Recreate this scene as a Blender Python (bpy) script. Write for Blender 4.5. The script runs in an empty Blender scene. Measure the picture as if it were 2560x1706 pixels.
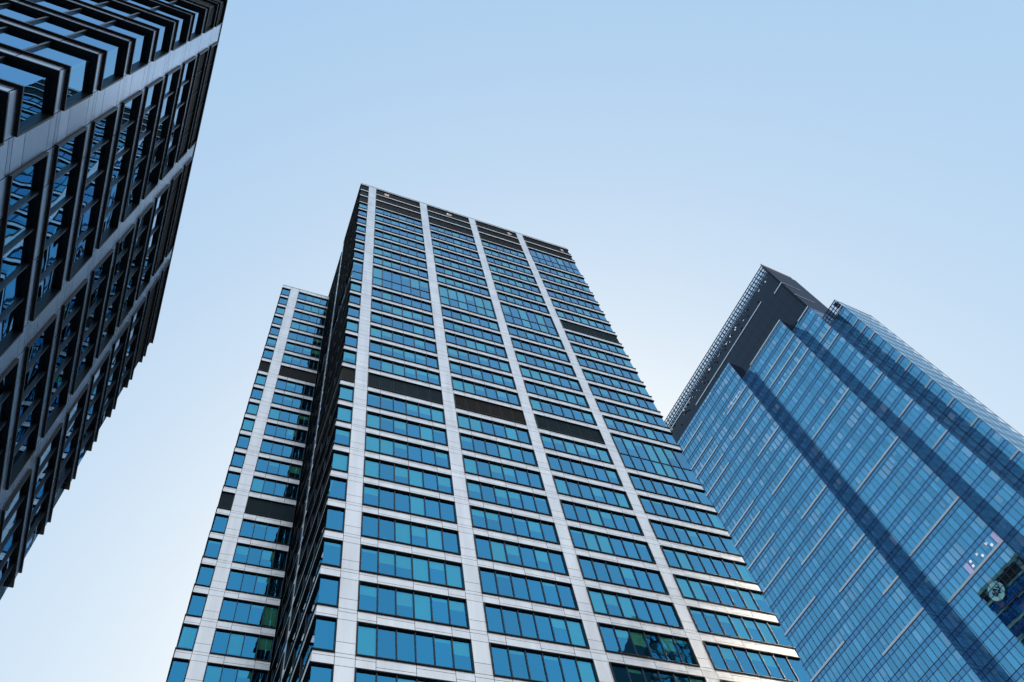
import bpy, math, random
from mathutils import Vector, Matrix

# ------------------------------------------------------------------ camera, sky, sun
scene = bpy.context.scene
col = scene.collection
rad = math.radians

cam_data = bpy.data.cameras.new("camera")
cam = bpy.data.objects.new("camera", cam_data)
col.objects.link(cam)
cam_data.sensor_width = 36.0
cam_data.lens = 36.0 * 1980.0 / 2560.0
cam_data.clip_start = 0.1
cam_data.clip_end = 5000
cam.matrix_world = Matrix(((0.92630882, -0.25527369, -0.27710522, 0),
                           (-0.3505404, -0.85352532, -0.38550739, 0),
                           (-0.13810643, 0.45423547, -0.88011178, 0),
                           (0, 0, 0, 1)))
scene.camera = cam

SUN_AZ, SUN_EL = 60.0, 38.0          # azimuth from +x towards +y, elevation
world = bpy.data.worlds.new("World")
scene.world = world
world.use_nodes = True
wn, wl = world.node_tree.nodes, world.node_tree.links
bg = wn["Background"]
sky = wn.new("ShaderNodeTexSky")
sky.sky_type = 'NISHITA'
sky.sun_disc = False
sky.sun_elevation = rad(SUN_EL)
sky.sun_rotation = rad(90.0 - SUN_AZ)
sky.altitude = 50
sky.air_density = 1.0
sky.dust_density = 3.0
sky.ozone_density = 4.0
# soft highlight roll-off of the bright sky, as the photograph's exposure shows it
SKY_STRENGTH = 0.13
ADDED_GLOW = (0.36, 0.24, 0.12)          # glow added to the sky behind the viewer to brighten the panels
pre = wn.new("ShaderNodeVectorMath"); pre.operation = 'SCALE'; pre.inputs["Scale"].default_value = SKY_STRENGTH
gam = wn.new("ShaderNodeGamma"); gam.inputs["Gamma"].default_value = 0.4
mad = wn.new("ShaderNodeVectorMath"); mad.operation = 'MULTIPLY_ADD'
mad.inputs[1].default_value = [k / SKY_STRENGTH for k in (0.886, 0.706, 0.330)]
mad.inputs[2].default_value = [k / SKY_STRENGTH for k in (0.008, 0.248, 0.646)]
wl.new(sky.outputs[0], pre.inputs[0]); wl.new(pre.outputs[0], gam.inputs[0]); wl.new(gam.outputs[0], mad.inputs[0]); 
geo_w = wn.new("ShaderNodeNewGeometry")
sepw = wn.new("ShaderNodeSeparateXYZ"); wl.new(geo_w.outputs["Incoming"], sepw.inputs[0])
glow_fac = wn.new("ShaderNodeMapRange"); glow_fac.interpolation_type = 'SMOOTHSTEP'
glow_fac.inputs["From Min"].default_value = 0.12; glow_fac.inputs["From Max"].default_value = 0.55      # incoming points from the sky to the eye
wl.new(sepw.outputs["Y"], glow_fac.inputs["Value"])
hsc = wn.new("ShaderNodeVectorMath"); hsc.operation = 'SCALE'; hsc.inputs[0].default_value = [k / SKY_STRENGTH for k in ADDED_GLOW]
wl.new(glow_fac.outputs[0], hsc.inputs["Scale"])
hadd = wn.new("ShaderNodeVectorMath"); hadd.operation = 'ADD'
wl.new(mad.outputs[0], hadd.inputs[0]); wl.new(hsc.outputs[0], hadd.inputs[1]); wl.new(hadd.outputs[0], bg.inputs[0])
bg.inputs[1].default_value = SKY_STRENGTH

sun_data = bpy.data.lights.new("sun", 'SUN')
sun_data.energy = 4.2
sun_data.angle = rad(0.5)
sun_data.color = (1.0, 0.87, 0.72)
sun = bpy.data.objects.new("sun", sun_data)
col.objects.link(sun)
S = Vector((math.cos(rad(SUN_EL)) * math.cos(rad(SUN_AZ)), math.cos(rad(SUN_EL)) * math.sin(rad(SUN_AZ)), math.sin(rad(SUN_EL))))
sun.rotation_euler = S.to_track_quat('Z', 'Y').to_euler()

scene.view_settings.view_transform = 'Standard'
scene.view_settings.look = 'None'
scene.view_settings.exposure = 0.0
scene.view_settings.gamma = 1.0
scene.cycles.max_bounces = 8
scene.cycles.glossy_bounces = 5
scene.cycles.transparent_max_bounces = 10
scene.cycles.caustics_reflective = False
scene.cycles.caustics_refractive = False

# ------------------------------------------------------------------ materials
M = {}
def mat(name):
    m = bpy.data.materials.new(name); m.use_nodes = True
    M[name] = m
    return m, m.node_tree.nodes, m.node_tree.links, m.node_tree.nodes["Principled BSDF"]

def noise(n, l, scale, detail=3.0, coord='Object', stretch=None):
    tc = n.new("ShaderNodeTexCoord")
    t = n.new("ShaderNodeTexNoise"); t.inputs["Scale"].default_value = scale; t.inputs["Detail"].default_value = detail
    if stretch:
        mp = n.new("ShaderNodeMapping"); mp.inputs["Scale"].default_value = stretch
        l.new(tc.outputs[coord], mp.inputs["Vector"]); l.new(mp.outputs[0], t.inputs["Vector"])
    else:
        l.new(tc.outputs[coord], t.inputs["Vector"])
    return t

def ramp(n, l, src, a, b):
    r = n.new("ShaderNodeMapRange")
    r.inputs["To Min"].default_value = a; r.inputs["To Max"].default_value = b
    l.new(src, r.inputs["Value"]); return r

# pale aluminium panels: each panel a slightly different tone, faint streaks of dirt
def metal_panels(name, c, rough):
    m, n, l, p = mat(name)
    geo = n.new("ShaderNodeNewGeometry")
    t = noise(n, l, 1.1, 5, stretch=(1.0, 1.0, 0.10))
    a = ramp(n, l, geo.outputs["Random Per Island"], 0.93, 1.03)
    b = ramp(n, l, t.outputs["Fac"], 0.74, 1.16)
    mu = n.new("ShaderNodeMath"); mu.operation = 'MULTIPLY'; l.new(a.outputs[0], mu.inputs[0]); l.new(b.outputs[0], mu.inputs[1])
    mx = n.new("ShaderNodeVectorMath"); mx.operation = 'SCALE'; mx.inputs[0].default_value = c; l.new(mu.outputs[0], mx.inputs["Scale"])
    l.new(mx.outputs[0], p.inputs["Base Color"])
    p.inputs["Metallic"].default_value = 1.0
    r = ramp(n, l, geo.outputs["Random Per Island"], rough - 0.03, rough + 0.05)
    l.new(r.outputs[0], p.inputs["Roughness"])
    t2 = noise(n, l, 0.9, 2)
    bp = n.new("ShaderNodeBump"); bp.inputs["Strength"].default_value = 0.05; bp.inputs["Distance"].default_value = 0.05
    l.new(t2.outputs["Fac"], bp.inputs["Height"]); l.new(bp.outputs[0], p.inputs["Normal"])
    return m
metal_panels("aluminium_panels", (0.95, 0.92, 0.90), 0.36)
metal_panels("darkened_panels", (0.54, 0.63, 0.76), 0.28)  # same cladding, darkened in colour to imitate the dim surroundings it reflects
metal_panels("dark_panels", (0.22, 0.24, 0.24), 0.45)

def plain(name, c, rough, metallic=0.0, var=0.25, scale=1.5, spec=0.5):
    m, n, l, p = mat(name)
    t = noise(n, l, scale, 4)
    b = ramp(n, l, t.outputs["Fac"], 1 - var, 1 + var)
    mx = n.new("ShaderNodeVectorMath"); mx.operation = 'SCALE'; mx.inputs[0].default_value = c; l.new(b.outputs[0], mx.inputs["Scale"])
    l.new(mx.outputs[0], p.inputs["Base Color"])
    p.inputs["Roughness"].default_value = rough; p.inputs["Metallic"].default_value = metallic
    p.inputs["Specular IOR Level"].default_value = spec
    return m
plain("black_frame", (0.010, 0.012, 0.015), 0.4, spec=0.4)
plain("mullion_metal", (0.020, 0.030, 0.050), 0.35)
plain("louvre_grey", (0.020, 0.020, 0.019), 0.6, spec=0.3)
plain("louvre_green", (0.004, 0.030, 0.042), 0.5, spec=0.25)
plain("louvre_brown", (0.035, 0.027, 0.020), 0.6, spec=0.3)
plain("interior_dark", (0.035, 0.04, 0.045), 0.8, spec=0.1)
plain("grey_blind", (0.30, 0.36, 0.38), 0.9, var=0.05, scale=0.8, spec=0.1)
plain("roller_blind", (0.80, 0.86, 0.82), 0.9, var=0.05, scale=0.8, spec=0.1)
plain("roof_membrane", (0.18, 0.18, 0.18), 0.9)
plain("tower_mullion", (0.030, 0.026, 0.060), 0.4)
plain("fin_metal", (0.90, 0.91, 0.93), 0.35, metallic=0.1, var=0.06)
plain("crown_slate", (0.012, 0.024, 0.044), 0.24, var=0.2, scale=0.2, spec=0.25)
plain("crown_navy", (0.014, 0.032, 0.085), 0.5, var=0.12, scale=0.3, spec=0.12)
plain("lattice_steel", (0.040, 0.040, 0.055), 0.5)
plain("lattice_beige", (0.55, 0.42, 0.33), 0.7)
plain("asphalt", (0.05, 0.05, 0.052), 0.9)
plain("paving", (0.28, 0.27, 0.26), 0.85)
plain("kerb_stone", (0.34, 0.33, 0.31), 0.85)
plain("line_paint", (0.75, 0.75, 0.72), 0.7)
plain("grey_stone", (0.10, 0.11, 0.10), 0.7)
plain("violet_stone", (0.16, 0.15, 0.20), 0.7)
plain("cream_trim", (0.62, 0.58, 0.48), 0.6)
plain("sign_white", (0.85, 0.85, 0.83), 0.5, var=0.03)
plain("sign_navy", (0.02, 0.03, 0.10), 0.5)
plain("sign_cyan", (0.10, 0.45, 0.60), 0.5)
plain("sunlit_glazing", (0.80, 0.77, 0.72), 0.24, metallic=1.0, var=0.05)
plain("pale_interior", (0.42, 0.36, 0.42), 0.8)

def lit_room(name, c, e):
    m, n, l, p = mat(name)
    p.inputs["Base Color"].default_value = (*c, 1); p.inputs["Emission Color"].default_value = (*c, 1); p.inputs["Emission Strength"].default_value = e
lit_room("lit_partition", (0.55, 0.30, 0.50), 0.5)
def glow_mat(name, c, strength):
    m, n, l, p = mat(name)
    p.inputs["Base Color"].default_value = (0.8, 0.8, 0.8, 1)
    p.inputs["Emission Color"].default_value = (*c, 1); p.inputs["Emission Strength"].default_value = strength
glow_mat("interior_light", (1.0, 0.78, 0.62), 0.9)  # warm emission that stands in for sunlight inside the top louvre openings
glow_mat("office_lamp", (1.0, 0.90, 0.82), 1.05)
glow_mat("strip_lamp", (1.0, 0.93, 0.88), 0.7)

# coated solar glass: a tinted mirror coat that also lets part of the light through; both turn to clear mirror at a glancing angle
def glass(name, coat, through, wav_scale, wav, var=0.1, stretch=None, rough=0.0, ior=1.38):
    m = bpy.data.materials.new(name); m.use_nodes = True; M[name] = m
    n, l = m.node_tree.nodes, m.node_tree.links
    n.remove(n["Principled BSDF"])
    out = n["Material Output"]
    geo = n.new("ShaderNodeNewGeometry")
    fr = n.new("ShaderNodeFresnel"); fr.inputs["IOR"].default_value = ior
    v = ramp(n, l, geo.outputs["Random Per Island"], 1 - var, 1 + var)
    sc = n.new("ShaderNodeVectorMath"); sc.operation = 'SCALE'; sc.inputs[0].default_value = coat
    l.new(v.outputs[0], sc.inputs["Scale"])
    mc = n.new("ShaderNodeMix"); mc.data_type = 'RGBA'; mc.inputs["B"].default_value = (0.96, 0.98, 1.0, 1)
    l.new(fr.outputs[0], mc.inputs["Factor"]); l.new(sc.outputs[0], mc.inputs["A"])
    mt = n.new("ShaderNodeMix"); mt.data_type = 'RGBA'; mt.inputs["A"].default_value = (*through, 1); mt.inputs["B"].default_value = (0, 0, 0, 1)
    l.new(fr.outputs[0], mt.inputs["Factor"])
    gl = n.new("ShaderNodeBsdfGlossy"); gl.inputs["Roughness"].default_value = rough
    l.new(mc.outputs["Result"], gl.inputs["Color"])
    if wav:
        t = noise(n, l, wav_scale, 1.0, stretch=stretch)
        bp = n.new("ShaderNodeBump"); bp.inputs["Strength"].default_value = 1.0; bp.inputs["Distance"].default_value = wav
        l.new(t.outputs["Fac"], bp.inputs["Height"]); l.new(bp.outputs[0], gl.inputs["Normal"])
    tr = n.new("ShaderNodeBsdfTransparent"); l.new(mt.outputs["Result"], tr.inputs["Color"])
    add = n.new("ShaderNodeAddShader"); l.new(gl.outputs[0], add.inputs[0]); l.new(tr.outputs[0], add.inputs[1])
    l.new(add.outputs[0], out.inputs["Surface"])
    return m
glass("office_glass", (0.010, 0.225, 0.42), (0.34, 0.70, 0.52), 0.55, 0.010, var=0.14)
glass("old_glass", (0.006, 0.26, 0.50), (0.22, 0.29, 0.32), 0.36, 0.011, var=0.12, ior=1.28)
glass("darkened_return_glass", (0.025, 0.13, 0.30), (0.12, 0.16, 0.16), 0.5, 0.002, var=0.08)  # tower glass darkened in colour to imitate doubled reflections between the steps
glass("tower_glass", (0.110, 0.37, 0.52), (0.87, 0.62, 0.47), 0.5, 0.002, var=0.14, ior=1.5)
glass("spandrel_glass", (0.10, 0.29, 0.46), (0.0, 0.0, 0.0), 0.5, 0.002, var=0.06)
glass("screen_glass", (0.06, 0.10, 0.16), (0.52, 0.66, 0.80), 0, 0)

# ------------------------------------------------------------------ mesh helpers
class Fac:
    """A facade: u to the right seen from outside, d inwards, z up."""
    def __init__(s, O, U, N): s.O, s.U, s.N = Vector(O), Vector(U), Vector(N)
    def p(s, u, d, z): return s.O + s.U * u - s.N * d + Vector((0, 0, z))

class MB:
    def __init__(s): s.v, s.f, s.m, s.mats = [], [], [], []
    def mi(s, name):
        if name not in s.mats: s.mats.append(name)
        return s.mats.index(name)
    def box(s, F, u0, u1, d0, d1, z0, z1, mname):
        if u1 - u0 < 1e-5 or z1 - z0 < 1e-5 or d1 - d0 < 1e-5: return
        k = len(s.v); mi = s.mi(mname)
        for z in (z0, z1):
            for u, d in ((u0, d0), (u1, d0), (u1, d1), (u0, d1)): s.v.append(F.p(u, d, z))
        for q in ((3, 2, 1, 0), (4, 5, 6, 7), (0, 1, 5, 4), (1, 2, 6, 5), (2, 3, 7, 6), (3, 0, 4, 7)):
            s.f.append([k + i for i in q]); s.m.append(mi)
    def quad(s, pts, mname):
        k = len(s.v); s.v += [Vector(p) for p in pts]; s.f.append([k + i for i in range(len(pts))]); s.m.append(s.mi(mname))
    def pane(s, F, u0, u1, d, z0, z1, mname, tilt=0.0):
        a, b, c, e = [random.uniform(-tilt, tilt) for _ in range(4)]
        e = a - b + c                                    # keep the pane flat
        s.quad([F.p(u0, d + a, z0), F.p(u1, d + b, z0), F.p(u1, d + c, z1), F.p(u0, d + e, z1)], mname)
    def bar(s, A, B, w, mname):
        A, B = Vector(A), Vector(B); t = (B - A).normalized()
        x = t.orthogonal().normalized() * w; y = t.cross(x).normalized() * w
        k = len(s.v); mi = s.mi(mname)
        for P in (A, B):
            for q in (x + y, y - x, -x - y, x - y): s.v.append(P + q)
        for q in ((3, 2, 1, 0), (4, 5, 6, 7), (0, 1, 5, 4), (1, 2, 6, 5), (2, 3, 7, 6), (3, 0, 4, 7)):
            s.f.append([k + i for i in q]); s.m.append(mi)
    def build(s, name, parent=None, base=Vector((0, 0, 0))):
        if not s.f: return None
        me = bpy.data.meshes.new(name)
        me.from_pydata([v - base for v in s.v], [], s.f)
        for mn in s.mats: me.materials.append(M[mn])
        me.polygons.foreach_set("material_index", s.m)
        me.update()
        o = bpy.data.objects.new(name, me); col.objects.link(o)
        if parent is not None: o.parent = parent
        else: o.location = base
        return o

def thing(name, label, cat, base, group=None):
    o = bpy.data.objects.new(name, None); col.objects.link(o)
    o.location = base; o["label"] = label; o["category"] = cat
    if group: o["group"] = group
    return o
def structure(o): o["kind"] = "structure"

# ------------------------------------------------------------------ white-banded office facade system
LIP, FD, WALL, GD, GAPJ = 0.09, 0.25, 0.11, 0.20, 0.038

def window_meshes(F, u0, u1, zb, zt, n, left=True, right=True, glass_l=None, glass_r=None, style='glass', gmat="office_glass", tall=False, blind_p=0.55, mb=None, trim=(0, 0)):
    """One window unit. returns (frame, pane, blind). left/right: a side lip stands there; otherwise the glass turns the corner."""
    fr, pa, bl = mb if mb else (MB(), MB(), MB())
    fr.box(F, u0 + trim[0], u1 - trim[1], 0, FD, zb, zb + LIP, "black_frame")
    fr.box(F, u0 + trim[0], u1 - trim[1], 0, FD, zt - LIP, zt, "black_frame")
    gl, gr = u0, u1
    if left: fr.box(F, u0, u0 + LIP, 0, FD, zb + LIP, zt - LIP, "black_frame"); gl = u0 + LIP
    else: gl = u0 + GD
    if right: fr.box(F, u1 - LIP, u1, 0, FD, zb + LIP, zt - LIP, "black_frame"); gr = u1 - LIP
    else: gr = u1 - GD
    a, b = zb + LIP, zt - LIP
    if style == 'glass':
        w = (gr - gl) / n
        zmid = a + (b - a) * 0.42
        for i in range(n):
            x0, x1 = gl + i * w, gl + (i + 1) * w
            if i: fr.box(F, x0 - 0.045, x0 + 0.045, GD - 0.10, GD + 0.06, a, b, "mullion_metal")
            segs = [(a, zmid), (zmid, b)] if tall else [(a, b)]
            for (s0, s1) in segs: pa.pane(F, x0, x1, GD, s0, s1, gmat, 0.0035)
            if random.random() < blind_p:
                h = random.choice([0.12, 0.12, 0.3, 0.35, 0.45, 0.5, 0.85, 1.0, 1.0]) * (b - a)
                bl.box(F, x0 + 0.06, x1 - 0.06, GD + 0.16, GD + 0.18, b - h, b, "roller_blind")
            elif random.random() < 0.12 and not tall:
                x = x0 + random.uniform(0.1, 0.9); h = random.uniform(0.3, 0.8)
                bl.box(F, x, x + 0.42, GD + 0.3, GD + 0.34, a + 0.01, a + h, "roller_blind")
        if tall: fr.box(F, gl, gr, GD - 0.07, GD + 0.05, zmid - 0.05, zmid + 0.05, "mullion_metal")
    else:
        fr.box(F, gl, gr, 0.19, 0.23, a, b, style)
        w = (gr - gl) / n
        for i in range(n):
            x0 = gl + i * w
            for r in range(14): fr.box(F, x0 + 0.16 + r * (w - 0.32) / 14, x0 + 0.16 + (r + 0.45) * (w - 0.32) / 14, 0.14, 0.19, a + 0.08, b - 0.08, style)
            if i: fr.box(F, x0 - 0.05, x0 + 0.05, 0.12, 0.19, a, b, style)
            for x in (x0 + 0.11, x0 + w - 0.11):
                zz = a + 0.12
                while zz < b - 0.1: fr.box(F, x - 0.02, x + 0.02, 0.16, 0.19, zz, zz + 0.05, "black_frame"); zz += 0.22
    return fr, pa, bl

CLAD = ["aluminium_panels"]
def cladding(mb, F, u0, u1, z0, z1, ulines, zoff):
    """spandrel between two windows: panels two panes wide with one level joint, its height alternating"""
    cuts = [u0] + [u for u in ulines if u0 + 0.3 < u < u1 - 0.3] + [u1]
    h = z1 - z0; g = GAPJ / 2
    for i in range(len(cuts) - 1):
        a, b = cuts[i], cuts[i + 1]
        zj = z0 + h * (0.30 if (i + zoff) % 2 else 0.70)
        if h < 0.5: mb.box(F, a + g, b - g, WALL, WALL + 0.05, z0 + g, z1 - g, CLAD[0]); continue
        mb.box(F, a + g, b - g, WALL, WALL + 0.05, z0, zj - g, CLAD[0])
        mb.box(F, a + g, b - g, WALL, WALL + 0.05, zj + g, z1, CLAD[0])

def pier(mb, F, u0, u1, zs):
    g = GAPJ / 2
    for a, b in zip(zs[:-1], zs[1:]):
        if b - a > 0.08: mb.box(F, u0 + g, u1 - g, WALL, WALL + 0.05, a + g, b - g, CLAD[0])

def office(F, root, base, bays, rows, top, bottom, opts):
    """bays: (u0,u1,n,left,right,kind)  rows: function(bay index) -> list of (zb, zt, style, tall, individual)"""
    wall = opts['wall']; inner = opts['inner']; stuff = opts['stuff']
    ulo, uhi = opts['u']
    for bi, (u0, u1, n, left, right, kind) in enumerate(bays):
        rws = sorted(rows(bi), key=lambda r: r[0])
        w = (u1 - u0) / n
        ul = [u0 + w * i for i in (range(1, n, 2))]
        c0 = u0 + (0 if left else WALL + opts.get('cornerl', 0)); c1 = u1 - (0 if right else WALL + opts.get('cornerr', 0))
        trim = (opts.get('trim', 0) if not left else 0, opts.get('trim', 0) if not right else 0)
        zprev = bottom
        for ri, (zb, zt, style, tall, indiv) in enumerate(rws):
            cladding(wall, F, c0, c1, zprev, zb, ul, ri)
            zprev = zt
            if indiv:
                fr, pa, bl = window_meshes(F, u0, u1, zb, zt, n, left, right, style=style, gmat=opts['glass'], tall=tall, blind_p=opts.get('blind', 0.55), trim=trim)
                nm = kind if style == 'glass' else 'louvre_panel'
                if tall and style == 'glass' and kind == 'window': nm = 'tall_window'
                o = fr.build(nm, root, base)
                q = pa.build('pane', o); 
                if q: shift(q, base)
                q = bl.build('roller_blinds', o)
                if q: shift(q, base)
            else:
                window_meshes(F, u0, u1, zb, zt, n, left, right, style=style, gmat=opts['glass'], tall=tall, blind_p=0.3, mb=stuff, trim=trim)
        cladding(wall, F, c0, c1, zprev, top, ul, 1)
    # piers stand between the bays
    order = sorted(bays, key=lambda b: b[0])
    gaps = [(a[1], b[0]) for a, b in zip(order[:-1], order[1:]) if b[0] - a[1] > 0.2]
    if order[0][3] and order[0][0] - ulo > 0.2: gaps.append((ulo, order[0][0]))
    if order[-1][4] and uhi - order[-1][1] > 0.2: gaps.append((order[-1][1], uhi))
    zs = [bottom]
    for (zb, zt, *_r) in sorted(opts['pier_rows']):
        zs += [zb - 0.32, zb + 0.02, zb + 1.02, zt + 0.03]
    zs = sorted(z for z in zs if bottom <= z < top - 0.3) + [top]
    for a, b in gaps: pier(wall, F, a, b, zs)
    # dark body behind the panels, broken by the window openings; floors and a core inside
    for bi, (u0, u1, n, left, right, kind) in enumerate(bays):
        rws = sorted(rows(bi), key=lambda r: r[0])
        c0 = u0 - (0.0 if left else -0.45); c1 = u1 + (0.0 if right else -0.45)
        zprev = bottom
        for (zb, zt, *_r) in rws + [(top, top)]:
            inner.box(F, c0, c1, WALL + 0.06, 2.0, zprev + 0.01, zb - 0.01, "interior_dark")
            zprev = zt
    for a, b in gaps: inner.box(F, a, b, WALL + 0.06, 0.9, bottom, top - 0.02, "interior_dark")

def shift(o, base):
    o.data.transform(Matrix.Translation(-base))

# ------------------------------------------------------------------ main tower and its lower wing
X = Vector((1, 0, 0)); Y = Vector((0, 1, 0))
T0, PITCH = 43.82 + 27 * 4.2, 4.2
def zt_of(k):
    return {0: 156.15, 1: 152.42, 2: 148.80}.get(k, T0 - PITCH * k)
def zb_of(k):
    return {0: 153.45, 1: 149.85, 2: 145.55}.get(k, T0 - PITCH * k - 3.1)
NROW = 37
def tower_rows(dbl, louv, indiv_from=0, indiv_to=28, styles={}):
    out = []; k = 0
    while k <= NROW:
        if zb_of(k) < 5: break
        ind = indiv_from <= k <= indiv_to
        if k in dbl: out.append((zb_of(k + 1), zt_of(k), 'glass', True, ind)); k += 2; continue
        if k in louv: out.append((zb_of(k), zt_of(k), styles.get(k, 'louvre_grey'), False, ind))
        else: out.append((zb_of(k), zt_of(k), 'glass', False, ind))
        k += 1
    return out

random.seed(7)
base = Vector((30.3, 60.0, -1.6))
tower = thing("office_tower", "tall grey office tower with white panel bands and rows of blue windows, in the middle", "tower", base)
wall, inner, stuff = MB(), MB(), (MB(), MB(), MB())
TOP, BOT = 157.0, 5.0
XL, XR, YF, YB = 7.76, 53.10, 44.35, 91.0
Ff = Fac((0, YF, 0), X, -Y)
bays = [(XL, 9.47, 1, False, True, 'corner_window'), (10.95, 19.92, 6, True, True, 'window'), (21.43, 30.40, 6, True, True, 'window'),
        (31.88, 40.92, 6, True, True, 'window'), (42.45, XR, 7, True, False, 'window')]
rowsets = [tower_rows({10}, {0, 1, 2, 18}, styles={18: 'louvre_brown', 1: 'louvre_green'}),
           tower_rows({10}, {0, 1, 2, 18}, styles={18: 'louvre_green'}),
           tower_rows({10}, {0, 1, 2, 18}, styles={18: 'louvre_brown', 1: 'louvre_green'}),
           tower_rows({10}, {0, 1, 2, 18}, styles={18: 'louvre_green'}),
           tower_rows({2, 18}, {0, 1, 10}, styles={10: 'louvre_green'})]
opts = dict(wall=wall, inner=inner, stuff=stuff, u=(XL, XR), glass="office_glass", pier_rows=[(zb_of(k), zt_of(k)) for k in range(NROW)])
office(Ff, tower, base, bays, lambda i: rowsets[i], TOP, BOT, opts)
# left side, seen at a glancing angle: two parts, the rear one a little lower
Fl = Fac((XL, YF, 0), -Y, -X)
lb = [(-12.1, 0, 3, True, False, 'window'), (-24.0, -13.55, 3, True, True, 'window'), (-34.4, -25.4, 3, True, True, 'window'), (-46.6, -35.9, 3, True, True, 'window')]
def left_rows(i):
    r = tower_rows({10}, {0, 1, 2, 18}, indiv_to=-1)
    return r if i < 1 else [q for q in r if q[1] < 153]
sopts = dict(opts); sopts.update(u=(-46.65, 0), trim=0.26, cornerr=0.06)
office(Fl, tower, base, lb[:1], left_rows, TOP, BOT, dict(sopts, u=(-13.5, 0)))
office(Fl, tower, base, lb[1:], lambda i: left_rows(1), 154.6, BOT, dict(sopts, u=(-46.65, -13.5)))
# right side and rear
Fr = Fac((XR, YF, 0), Y, X)
rb = [(0, 10.4, 7, False, True, 'window'), (11.9, 20.9, 6, True, True, 'window'), (22.4, 31.4, 6, True, True, 'window'), (32.9, 46.6, 9, True, True, 'window')]
def right_rows(i):
    r = tower_rows({2, 18} if i == 0 else {10}, {0, 1, 10} if i == 0 else {0, 1, 2, 18}, indiv_to=-1)
    return r
ropts = dict(opts, trim=0.26, cornerl=0.06)
office(Fr, tower, base, rb[:1], right_rows, TOP, BOT, dict(ropts, u=(0, 11.9)))
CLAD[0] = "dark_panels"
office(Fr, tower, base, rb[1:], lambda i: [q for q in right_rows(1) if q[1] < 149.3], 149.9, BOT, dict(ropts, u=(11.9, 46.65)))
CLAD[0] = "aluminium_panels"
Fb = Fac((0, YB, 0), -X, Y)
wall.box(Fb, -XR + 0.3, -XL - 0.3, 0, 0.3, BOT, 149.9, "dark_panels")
wall.build("wall", tower, base)
# core, floors and base
inner.box(Ff, XL + 2.4, XR - 2.4, 2.4, 11.5, -1.6, 152.0, "interior_dark")
inner.box(Ff, XL + 2.4, XR - 2.4, 11.5, YB - YF - 1, -1.6, 148.8, "interior_dark")
inner.box(Ff, XL + 0.6, XR - 0.6, 0.6, YB - YF - 1, -1.6, BOT, "grey_stone")
inner.build("interior", tower, base)
par = MB()
par.box(Ff, XL + 0.06, XR - 0.06, 0.06, 0.40, TOP, TOP + 0.14, "aluminium_panels")
par.box(Fl, -13.5, -0.42, 0.06, 0.40, TOP, TOP + 0.14, "aluminium_panels")
par.box(Ff, XL + 0.5, XR - 0.5, 0.5, 11.6, 152.2, 152.4, "roof_membrane")
par.box(Ff, XL + 0.5, XR - 0.5, 11.6, YB - YF - 1, 149.0, 149.2, "roof_membrane")
par.build("parapet", tower, base)
for name, i in (("lower_windows", 0),):
    o = stuff[0].build(name, tower, base); o["kind"] = "stuff"
    q = stuff[1].build("pane", o); shift(q, base); q["kind"] = "stuff"
    q = stuff[2].build("roller_blinds", o); shift(q, base); q["kind"] = "stuff"
# glowing panels that imitate sunlight in the plant room behind the top louvres
for (u, w) in ((12.7, 0.9), (25.6, 1.1), (38.9, 0.9), (51.0, 0.8)):
    lm = MB(); lm.box(Ff, u, u + w, 0.17, 0.20, 153.75, 155.4, "interior_light"); lm.build("sunlit_glow", tower, base)

random.seed(11)
wbase = Vector((3.2, 76.0, -1.6))
wing = thing("office_block", "shorter grey office block with white panel bands behind the left edge of the tallest tower", "office block", wbase)
wall, inner, stuff = MB(), MB(), (MB(), MB(), MB())
WX, WY, WTOP = -1.36, 65.22, 145.95
Fw = Fac((0, WY, 0), X, -Y)
wr = [r for r in tower_rows(set(), {10, 18}, indiv_from=3, indiv_to=26, styles={18: 'louvre_green'}) if r[1] < 145.2]
wbays = [(WX, 0.27, 1, False, True, 'corner_window'), (1.84, 7.66, 4, True, True, 'window')]
opts = dict(wall=wall, inner=inner, stuff=stuff, u=(WX, 7.7), glass="office_glass", pier_rows=[(r[0], r[1]) for r in wr], blind=0.4)
office(Fw, wing, wbase, wbays, lambda i: wr, WTOP, BOT, opts)
Fwl = Fac((WX, WY, 0), -Y, -X)
office(Fwl, wing, wbase, [(-12.0, 0, 8, True, False, 'window'), (-25.7, -13.5, 8, True, True, 'window')],
       lambda i: [(a, b, c, d, False) for a, b, c, d, e in wr], WTOP, BOT, dict(opts, u=(-25.75, 0), trim=0.26, cornerr=0.06))
wall.box(Fb, -7.7, -WX - 0.3, 0, 0.3, BOT, WTOP, "aluminium_panels")
wall.build("wall", wing, wbase)
inner.box(Fw, WX + 2.4, 7.6, 2.4, 25.0, -1.6, WTOP - 1.2, "interior_dark")
inner.box(Fw, WX + 0.6, 7.6, 0.6, 25.0, -1.6, BOT, "grey_stone")
inner.build("interior", wing, wbase)
par = MB()
par.box(Fw, WX + 0.06, 7.66, 0.06, 0.40, WTOP, WTOP + 0.14, "aluminium_panels")
par.box(Fw, WX + 0.5, 7.66, 0.5, 25, WTOP - 0.9, WTOP - 0.7, "roof_membrane")
par.build("parapet", wing, wbase)
o = stuff[0].build("lower_windows", wing, wbase); o["kind"] = "stuff"
q = stuff[1].build("pane", o); shift(q, wbase); q["kind"] = "stuff"
q = stuff[2].build("roller_blinds", o); shift(q, wbase); q["kind"] = "stuff"

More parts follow.
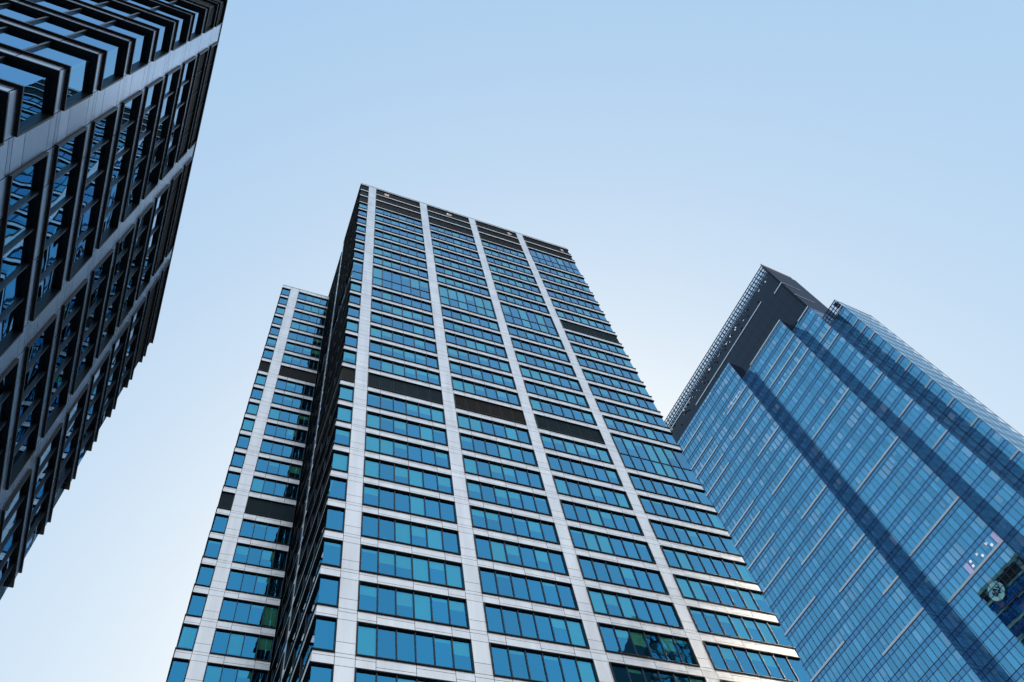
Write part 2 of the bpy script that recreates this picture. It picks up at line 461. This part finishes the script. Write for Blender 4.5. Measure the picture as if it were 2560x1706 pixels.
# round sign high on the tower's far side, seen only mirrored in the glass tower
sg = MB()
Fs = Fac((XR, YF, 0), Y, X)
def disc(mb, F, u, z, r, d0, d1, m, seg=40):
    pts0 = [F.p(u + r * math.cos(6.28318 * i / seg), d0, z + r * math.sin(6.28318 * i / seg)) for i in range(seg)]
    pts1 = [F.p(u + r * math.cos(6.28318 * i / seg), d1, z + r * math.sin(6.28318 * i / seg)) for i in range(seg)]
    mb.quad(pts0, m)
    for i in range(seg): mb.quad([pts0[i], pts1[i], pts1[(i + 1) % seg], pts0[(i + 1) % seg]], m)
sbase = Vector((XR, YF + 42.0, 146.0))
sign = thing("round_sign", "round white sign with dark blue lettering, mirrored in the glass tower at lower right", "sign", sbase)
disc(sg, Fs, 42.0, 146.0, 2.7, -0.35, 0.05, "sign_white"); sg.build("disc", sign, sbase)
sg = MB()
for (a, b, c, d) in ((-1.6, .9, -1.0, .2), (-1.0, .2, -.6, .9), (-.3, .1, .3, .9), (.3, .9, .6, .1), (.9, .1, 1.2, .9), (1.2, .9, 1.5, .2), (-1.2, -.2, -.2, -.5), (-.2, -.5, -.9, -1.1), (.1, -.2, .4, -1.0), (.4, -1.0, 1.1, -.4), (1.1, -.4, .9, -1.2)):
    sg.bar(Fs.p(42 + a, -0.40, 146 + b), Fs.p(42 + c, -0.40, 146 + d), 0.13, "sign_navy")
sg.build("lettering", sign, sbase)
sg = MB(); 
for i in range(12):
    a0, a1 = rad(20 + 10 * i), rad(30 + 10 * i)
    sg.bar(Fs.p(42 + 2.95 * math.cos(a0), -0.2, 146 + 2.95 * math.sin(a0)), Fs.p(42 + 2.95 * math.cos(a1), -0.2, 146 + 2.95 * math.sin(a1)), 0.2, "sign_cyan")
sg.build("rim", sign, sbase)

# ------------------------------------------------------------------ near building at left
random.seed(23)
th = rad(0.5)
UR = Vector((-math.sin(th), math.cos(th), 0)); UL = Vector((math.cos(th), math.sin(th), 0))
nbase = Vector((-22, 22, -1.6))
near = thing("office_block", "dark grey office block close at the left with metal panels and strips of recessed windows", "office block", nbase)
wall, inner, stuff = MB(), MB(), (MB(), MB(), MB())
C = Vector((-9.31, 8.10, 0))
F1 = Fac(C, UR, UL)                                   # right face
F2 = Fac(C, UL, -UR)                                  # left face, u negative to the left
NTOP = 63.75
def near_rows(lo=27.57, ind=(19.0, 70.0)):
    out = []
    for k in range(-6, 7):
        zb = 27.49 + 4.2 * k; zt = zb + 3.2
        if zb > 4: out.append((zb, zt, 'glass', False, ind[0] < zb < ind[1]))
    out.append((57.03, 59.95, 'louvre_grey', False, True)); out.append((60.9, 63.35, 'louvre_grey', False, True))
    return out
nr = near_rows()
b1 = [(0, 1.68, 1, False, True, 'corner_window'), (11.11 - 8.1, 18.74 - 8.1, 5, True, True, 'window'), (19.99 - 8.1, 27.63 - 8.1, 5, True, True, 'window'), (28.85 - 8.1, 28.68, 5, True, False, 'window')]
opts = dict(wall=wall, inner=inner, stuff=stuff, u=(0, 28.68), glass="old_glass", pier_rows=[(r[0], r[1]) for r in nr], blind=0.12)
CLAD[0] = "darkened_panels"
office(F1, near, nbase, b1, lambda i: nr, NTOP, 3.0, opts)
b2 = [(-9.4, 0, 6, True, False, 'window'), (-19.9, -10.9, 6, True, True, 'window'), (-30.4, -21.4, 6, True, True, 'window')]
office(F2, near, nbase, b2, lambda i: [(a, b, c, d, e and i == 0) for a, b, c, d, e in nr], NTOP, 3.0, dict(opts, u=(-30.5, 0), trim=0.26, cornerr=0.06))
F3 = Fac(C + UR * 28.68, -UL, UR)                     # rear face
b3 = [(0, 9.4, 6, False, True, 'window'), (10.9, 19.9, 6, True, True, 'window'), (21.4, 30.4, 6, True, True, 'window')]
office(F3, near, nbase, b3, lambda i: [(a, b, c, d, False) for a, b, c, d, e in nr], NTOP, 3.0, dict(opts, u=(0, 30.5), trim=0.26, cornerl=0.06))
CLAD[0] = "aluminium_panels"
wall.build("wall", near, nbase)
inner.box(F1, 2.6, 26.0, 2.6, 29.5, -1.6, 58.0, "interior_dark")
inner.box(F1, 0.5, 28.2, 0.5, 30.0, -1.6, 3.0, "grey_stone")
inner.build("interior", near, nbase)
par = MB()
par.box(F1, 0.06, 28.6, 0.06, 0.40, NTOP, NTOP + 0.12, "black_frame")
par.box(F2, -30.4, -0.42, 0.06, 0.40, NTOP, NTOP + 0.12, "black_frame")
par.box(F1, 0.5, 28.2, 0.5, 30.0, 58.4, 58.6, "roof_membrane")
par.build("parapet", near, nbase)
o = stuff[0].build("lower_windows", near, nbase); o["kind"] = "stuff"
q = stuff[1].build("pane", o); shift(q, nbase); q["kind"] = "stuff"
q = stuff[2].build("roller_blinds", o); shift(q, nbase); q["kind"] = "stuff"

# ------------------------------------------------------------------ stepped glass tower at right
random.seed(31)
ph = rad(4.6)
t = Vector((math.sin(ph), -math.cos(ph), 0)); nn = Vector((math.cos(ph), math.sin(ph), 0))
gbase = nn * 160 + t * -60 + Vector((0, 0, -1.6))
gt = thing("glass_tower", "blue glass curtain wall tower with stepped front and dark slate crown at the right", "tower", gbase)
def main(b): return Fac(nn * b, t, -nn)
def end(a): return Fac(t * a, nn, t)
MW = 1.325
grid, spand, rest, restb = MB(), MB(), MB(), MB()
body = MB()

def glazing(F, u0, u1, from_right, z0, ztop, base_z, pitch, kvis, bays_w=MW, name='window_band', plain_top=None, bright_end=False, blind_p=0.10, pro=0.05, gm='tower_glass', sm='spandrel_glass'):
    """one glass face; floors counted from base_z; columns measured from the near end"""
    us = []
    if from_right:
        u = u1
        while u > u0 + 0.2: us.append(u); u -= bays_w
        us.append(u0); us = us[::-1]
    else:
        u = u0
        while u < u1 - 0.2: us.append(u); u += bays_w
        us.append(u1)
    for u in us: grid.box(F, u - 0.035, u + 0.035, -pro, 0.06, z0, ztop, "tower_mullion")
    k0 = int(math.floor((z0 - base_z) / pitch)); k1 = int(math.ceil((ztop - base_z) / pitch))
    for k in range(k0, k1 + 1):
        zf = base_z + k * pitch                      # floor line; band of opaque glass hangs below it
        zs = zf - 1.12; zlow = zf - pitch
        a, b = max(zs, z0), min(zf, ztop)
        if zf < ztop + 0.01 and zf > z0: grid.box(F, u0, u1, -pro * 0.9, 0.055, zf - 0.05, zf + 0.05, "tower_mullion")
        if z0 < zs < ztop: grid.box(F, u0, u1, -pro * 0.8, 0.05, zs - 0.03, zs + 0.03, "tower_mullion")
        if b > a:
            for i in range(len(us) - 1): spand.pane(F, us[i], us[i + 1], 0.02, a, b, sm, 0.002)
            body.box(F, u0 + 0.1, u1 - 0.1, 0.4, 1.6, a, b, "interior_dark")
        a, b = max(zlow, z0), min(zs, ztop)
        if b - a < 0.3: continue
        vis = kvis[0] <= k <= kvis[1]
        pm, bm = (MB(), MB()) if vis else (rest, restb)
        run = 0
        for i in range(len(us) - 1):
            pm.pane(F, us[i], us[i + 1], 0.02, a, b, gm, 0.0012)
            p = blind_p
            if run > 0: run -= 1; p = 1.0
            elif random.random() < 0.03: run = random.choice([2, 3, 5])
            nearend = bright_end and (i == len(us) - 2 if from_right else i == 0)
            if nearend and random.random() < 0.8: p = 1.0
            if random.random() < p:
                h = (b - a) * random.choice([0.25, 0.5, 0.6, 0.75, 1.0, 1.0])
                x0, x1 = us[i] + 0.1, us[i + 1] - 0.1
                if random.random() < 0.35: x1 = x0 + (x1 - x0) * random.uniform(0.3, 0.6)
                bm.box(F, x0, x1, 0.3, 0.32, b - h, b, "roller_blind" if (p == 1.0 or random.random() < 0.35) else "grey_blind")
        if vis:
            o = pm.build(name, gt, gbase)
            q = bm.build("roller_blinds", o)
            if q: shift(q, gbase)

A_, B_, C_, D_ = 132.2, 137.1, 142.2, 150.6
ea, eb, ec, ed = -63.26, -44.8, -37.88, -33.5
FA, FB, FC, FD_ = main(A_), main(B_), main(C_), main(D_)
sA, sB, sC, sD = A_ / 100, B_ / 100, C_ / 100, D_ / 100
zA, pA = 80.55 * sA, 3.172 * sA
zB, pB = 71.95 * sB, 3.089 * sB
zC, pC = 98.91 * sC, 2.976 * sC
zD, pD = 87.12 * sD, 2.79 * sD
G0 = -1.6
glazing(FA, -118.0, ea, True, G0, 148.06 * sA, zA, pA, (-3, 21), bright_end=True, blind_p=0.34)
glazing(FB, ea, eb, True, G0, 140.4 * sB, zB, pB, (-1, 22), bright_end=True, blind_p=0.30)
glazing(FC, eb, ec, True, G0, 135.05 * sC, zC, pC, (-5, 12), bays_w=1.36, bright_end=True, blind_p=0.22)
glazing(FD_, ec, ed, True, G0, 126.5 * sD, zD, pD, (-4, 14), bays_w=1.5, bright_end=False)
# return faces between the steps, and the near end wall
glazing(end(ea), A_, B_, False, G0, 148.06 * sA, zA, pA, (99, 99), pro=0.012, gm='darkened_return_glass', sm='darkened_return_glass')
glazing(end(eb), B_, C_, False, G0, 140.4 * sB, zB, pB, (99, 99), pro=0.012, gm='darkened_return_glass', sm='darkened_return_glass')
glazing(end(ec), C_, D_, False, G0, 135.05 * sC, zC, pC, (99, 99), pro=0.012, gm='darkened_return_glass', sm='darkened_return_glass')
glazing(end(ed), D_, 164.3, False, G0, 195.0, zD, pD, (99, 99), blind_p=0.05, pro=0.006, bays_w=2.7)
o = rest.build("glass_return", gt, gbase); o["kind"] = "stuff"
q = restb.build("roller_blinds", o); shift(q, gbase); q["kind"] = "stuff"
spand.build("spandrel_glass", gt, gbase)
grid.build("mullion_grid", gt, gbase)
# solid body inside
body.box(FA, -118, ea - 0.9, 1.7, 30, G0, 148.06 * sA - 0.2, "interior_dark")
body.box(FB, ea - 0.9, eb - 0.9, 1.7, 26, G0, 140.4 * sB - 0.3, "interior_dark")
body.box(FC, eb - 0.9, ec - 0.9, 1.7, 22, G0, 135.05 * sC - 0.3, "interior_dark")
body.box(FD_, ec - 0.9, ed - 0.9, 1.7, 13, G0, 126.4 * sD, "interior_dark")
body.build("interior", gt, gbase)
# bright horizontal fins
fins = [('A', k, l, -47.85) for k, l in ((18, -55.8), (17, -51.8), (16, -57.9), (13, -55.5), (10, -57.8), (7, -55.7), (5, -60.8), (3, -51.7), (2, -57.7), (0, -51.7), (-2, -57.7))]
fins += [('A', k, l, -61.95) for k, l in ((20, -74), (18, -74), (17, -74), (16, -67.3), (15, -74), (13, -74), (11, -74), (10, -74), (8, -74), (6, -74), (3, -74), (0, -74))]
fins += [('B', k, -44.3, -32.68) for k in (22.17, 20, 19, 18, 13, 8, 3, 0)]
fins += [('C', k, -30.3, -26.63) for k in (12.12, 9, 8, 3, 0, -3)]
fins += [('D', k, -23.9, -22.25) for k in (14.1, 12, 11, 10, 7, 6, 4, 2, 0, -3)]
P = {'A': (FA, sA, zA, pA), 'B': (FB, sB, zB, pB), 'C': (FC, sC, zC, pC), 'D': (FD_, sD, zD, pD)}
for who, k, l, r in fins:
    F, s, zz, pp = P[who]
    if who == 'A': lo = l * s
    else: lo = l * s
    fb = MB(); z = zz + k * pp
    fb.box(F, lo, r * s, -0.16, -0.055, z - 0.05, z + 0.42, "fin_metal")
    fb.build("sun_fin", gt, gbase)
# lit ceiling strips and desk lamps inside a few rooms
def strip(F, pts, w=0.05):
    m_ = MB()
    for p0, p1 in zip(pts[:-1], pts[1:]): m_.bar(F.p(p0[0], 0.2, p0[1]), F.p(p1[0], 0.2, p1[1]), w, "strip_lamp")
    m_.build("interior_light", gt, gbase)

LAMPS = ((-47.59, 101.11), (-46.98, 100.1), (-50.29, 101.11), (-49.66, 100.08), (-52.19, 101.1), (-52.39, 100.11))
ROOMS = ((-46.0, -44.95, 98.8, 101.6), (-54.0, -52.9, 98.8, 101.6))
STRIPS = (((-72.45, 184.06), (-70.38, 184.0), (-68.27, 183.85), (-66.29, 183.75)), ((-70.38, 184.0), (-69.99, 182.9)), ((-68.32, 183.8), (-67.98, 182.7)),
          ((-66.23, 183.76), (-66.23, 183.03)), ((-74.9, 184.13), (-74.2, 184.11)))
for (a, z) in LAMPS:
    m_ = MB(); m_.box(FB, a - 0.22, a + 0.22, 0.22, 0.26, z - 0.24, z + 0.24, "office_lamp"); m_.build("interior_light", gt, gbase)
for (a0, a1, z0, z1) in ROOMS:
    m_ = MB(); m_.box(FB, a0, a1, 0.34, 0.38, z0, z1, "lit_partition"); m_.build("lit_partition", gt, gbase)
for pts in STRIPS: strip(FA, pts)

# crown
cr = MB()
CT = 224.4
cr.box(FC, -118, ec - 0.7, 0.10, 12.5, 192.5, 213.55, "interior_dark")
u = -117.7
while u < ec - 0.8:
    u2 = min(u + 2.7, ec - 0.7)
    for (z0, z1) in ((192.6, 193.4), (193.4, 198.4), (198.4, 203.4), (203.4, 208.4), (208.4, 213.6)): cr.box(FC, u + 0.03, u2 - 0.03, 0.02, 0.098, z0 + 0.03, z1 - 0.03, "crown_slate")
    u = u2
random.seed(5)
u = -110.0
while u < ec - 1.2:                                   # perforated upper screen wall
    z = 213.6
    while z < 218.7:
        if random.random() > 0.05 + 0.10 * (z > 216.5): cr.box(FC, u, u + 0.7, 0.02, 0.3, z, z + 0.64, "crown_slate")
        z += 0.64
    u += 0.7
cr.box(FC, -118, ec - 0.8, 1.2, 1.4, 213.62, 217.6, "crown_slate")
cr.build("crown_wall", gt, gbase)
cr = MB(); cr.box(end(ec), C_ + 0.05, 155.2, 0.06, 0.65, 135.05 * sC + 0.05, CT - 1.2, "interior_dark")
for i in range(5):
    for (z0, z1) in ((192.2, 197.0), (197.0, 203.0), (203.0, 209.0), (209.0, 215.0), (215.0, 219.5), (219.5, CT - 1.2)):
        cr.box(end(ec), C_ + 0.05 + i * 2.62, C_ + 0.05 + i * 2.62 + 2.59, 0.0, 0.058, z0 + 0.02, z1 - 0.02, "crown_navy")
cr.build("crown_end_wall", gt, gbase)
lat = MB()
def lattice(F, u0, u1, z0, z1, du, zs, d, m, w=0.07):
    u = u0
    while u <= u1 + 0.01: lat.box(F, u - w, u + w, d, d + 2 * w, z0, z1, m); u += du
    for z in zs: lat.box(F, u0, u1, d - 0.03, d + 2 * w + 0.03, z - w * 0.8, z + w * 0.8, m)
lattice(FC, -104, ec - 0.05, 218.74, CT, 1.4, (219.3, 221.2, 222.9, CT - 0.1), 0.05, "lattice_steel", 0.10)
lattice(FC, -104, ec - 0.8, 214.5, CT - 0.6, 1.4, (218.9, 220.3, 222.0, 223.4), 2.2, "lattice_steel", 0.12)
lat.pane(FC, -104, ec - 0.1, 0.4, 218.75, CT - 0.2, "screen_glass")
u = -104
while u < ec - 1.7:
    lat.bar(FC.p(u, 0.26, 219.3), FC.p(u, 2.2, 217.5), 0.10, "lattice_steel"); lat.bar(FC.p(u, 0.26, 223), FC.p(u, 2.2, 222.0), 0.10, "lattice_steel")
    u += 1.4
lat.build("crown_lattice", gt, gbase)
lat = MB(); lattice(end(ec), C_ + 0.3, 155.0, CT - 1.15, CT + 1.2, 1.0, (CT - 0.8, CT, CT + 0.7, CT + 1.15), 0.1, "lattice_beige", 0.09); lat.build("roof_screen", gt, gbase)
for who, z, l, r in ((0, 149.85, -41.8, -32.7), (0, 149.85, -61.1, -41.9), (0, 153.35, -71, -61.15), (0, 147.32, -29.44, -26.64)):
    fb = MB(); fb.box(FC, l * sC, r * sC, -0.14, -0.02, z * sC - 0.16, z * sC + 0.26, "fin_metal"); fb.build("crown_fin", gt, gbase)
for z in (209.55, 200.55):
    fb = MB(); fb.box(end(ec), C_ - 0.13, 149.6, -0.14, -0.02, z - 0.13, z + 0.2, "fin_metal"); fb.build("crown_fin", gt, gbase)
# open frame on top of the near step
lat = MB(); lattice(FD_, ec + 0.1, ed - 0.05, 126.5 * sD, 195.1, 0.95, (190.7, 192.0, 193.4, 195.0), 0.1, "lattice_steel", 0.09); lat.pane(FD_, ec + 0.1, ed - 0.05, 0.28, 190.75, 195.0, "screen_glass"); lat.build("roof_screen", gt, gbase)

# ------------------------------------------------------------------ buildings behind the viewer, mirrored in low windows
def back_block(name, label, x0, x1, y0, y1, h, wallm, trimm, storey, cw):
    base = Vector(((x0 + x1) / 2, (y0 + y1) / 2, -1.6))
    r = thing(name, label, "office building", base)
    w = MB(); w.box(Fac((0, y1, 0), -X, Y), -x1, -x0, 0.35, y1 - y0, -1.6, h, wallm)
    F = Fac((0, y1, 0), -X, Y)
    z = 3.0
    while z < h - 1: w.box(F, -x1, -x0, 0.0, 0.345, z, z + 0.9, trimm); z += storey
    u = -x1
    while u < -x0 - 0.2: w.box(F, u, u + 0.7, -0.12, -0.003, -1.6, h, wallm); u += cw
    w.box(F, -x1 - 0.3, -x0 + 0.3, -0.3, 1.0, h + 0.003, h + 0.9, trimm)
    w.build("wall", r, base)
    p = MB(); z = 3.9
    while z < h - storey:
        u = -x1 + 0.7
        while u < -x0 - cw + 0.9: p.pane(F, u, u + cw - 0.7, 0.2, z, z + storey - 0.9, "office_glass", 0.004); u += cw
        z += storey
    q = p.build("windows", r, base); q["kind"] = "stuff"
back_block("office_building", "grey stone office building with cream floor bands, mirrored in the tower's low windows", 96, 110, -58, -30, 131, "grey_stone", "cream_trim", 4.0, 3.2)
back_block("office_building", "violet grey building with pale cornice lines, mirrored in the tower's lowest right windows", 110.6, 128, -58, -28, 106, "violet_stone", "cream_trim", 4.4, 4.0)
nb = Vector((-0.23, 0.973, 0)).normalized(); ub = Vector((-nb.y, nb.x, 0))
FGl = Fac((142, -34, 0), ub, nb); bb = Vector((170, -45, -1.6))
gb = thing("office_building", "sunlit silver glazed office building behind the viewer that throws glare on the tower", "office building", bb)
g = MB(); g.box(FGl, -76, -8, 0.3, 6, -1.6, 168, "grey_stone"); g.build("wall", gb, bb)
g = MB()
for iz in range(41):
    for iu in range(22): g.pane(FGl, -76 + iu * 3.09 + 0.06, -76 + iu * 3.09 + 3.03, 0.2, iz * 4.1 + 0.3, iz * 4.1 + 4.0, "sunlit_glazing", 0.02)
q = g.build("windows", gb, bb); q["kind"] = "stuff"

# ------------------------------------------------------------------ ground
def sheet(name, x0, x1, y0, y1, z, m):
    g = MB(); g.quad([(x0, y0, z), (x1, y0, z), (x1, y1, z), (x0, y1, z)], m); o = g.build(name); structure(o); return o
sheet("ground", -2500, 2500, -2500, 2500, -1.75, "asphalt")
g = MB(); FG = Fac((0, 0, 0), X, -Y)
g.box(FG, -60, 190, -6, 140, -1.746, -1.604, "paving"); o = g.build("pavement"); structure(o)
g = MB(); g.box(FG, -60, 190, -6.3, -6.003, -1.746, -1.60, "kerb_stone"); o = g.build("kerb"); structure(o)
g = MB()
for i in range(40): g.quad([(-60 + i * 6, -13.1, -1.746), (-57 + i * 6, -13.1, -1.746), (-57 + i * 6, -12.95, -1.746), (-60 + i * 6, -12.95, -1.746)], "line_paint")
o = g.build("road_marking"); structure(o)
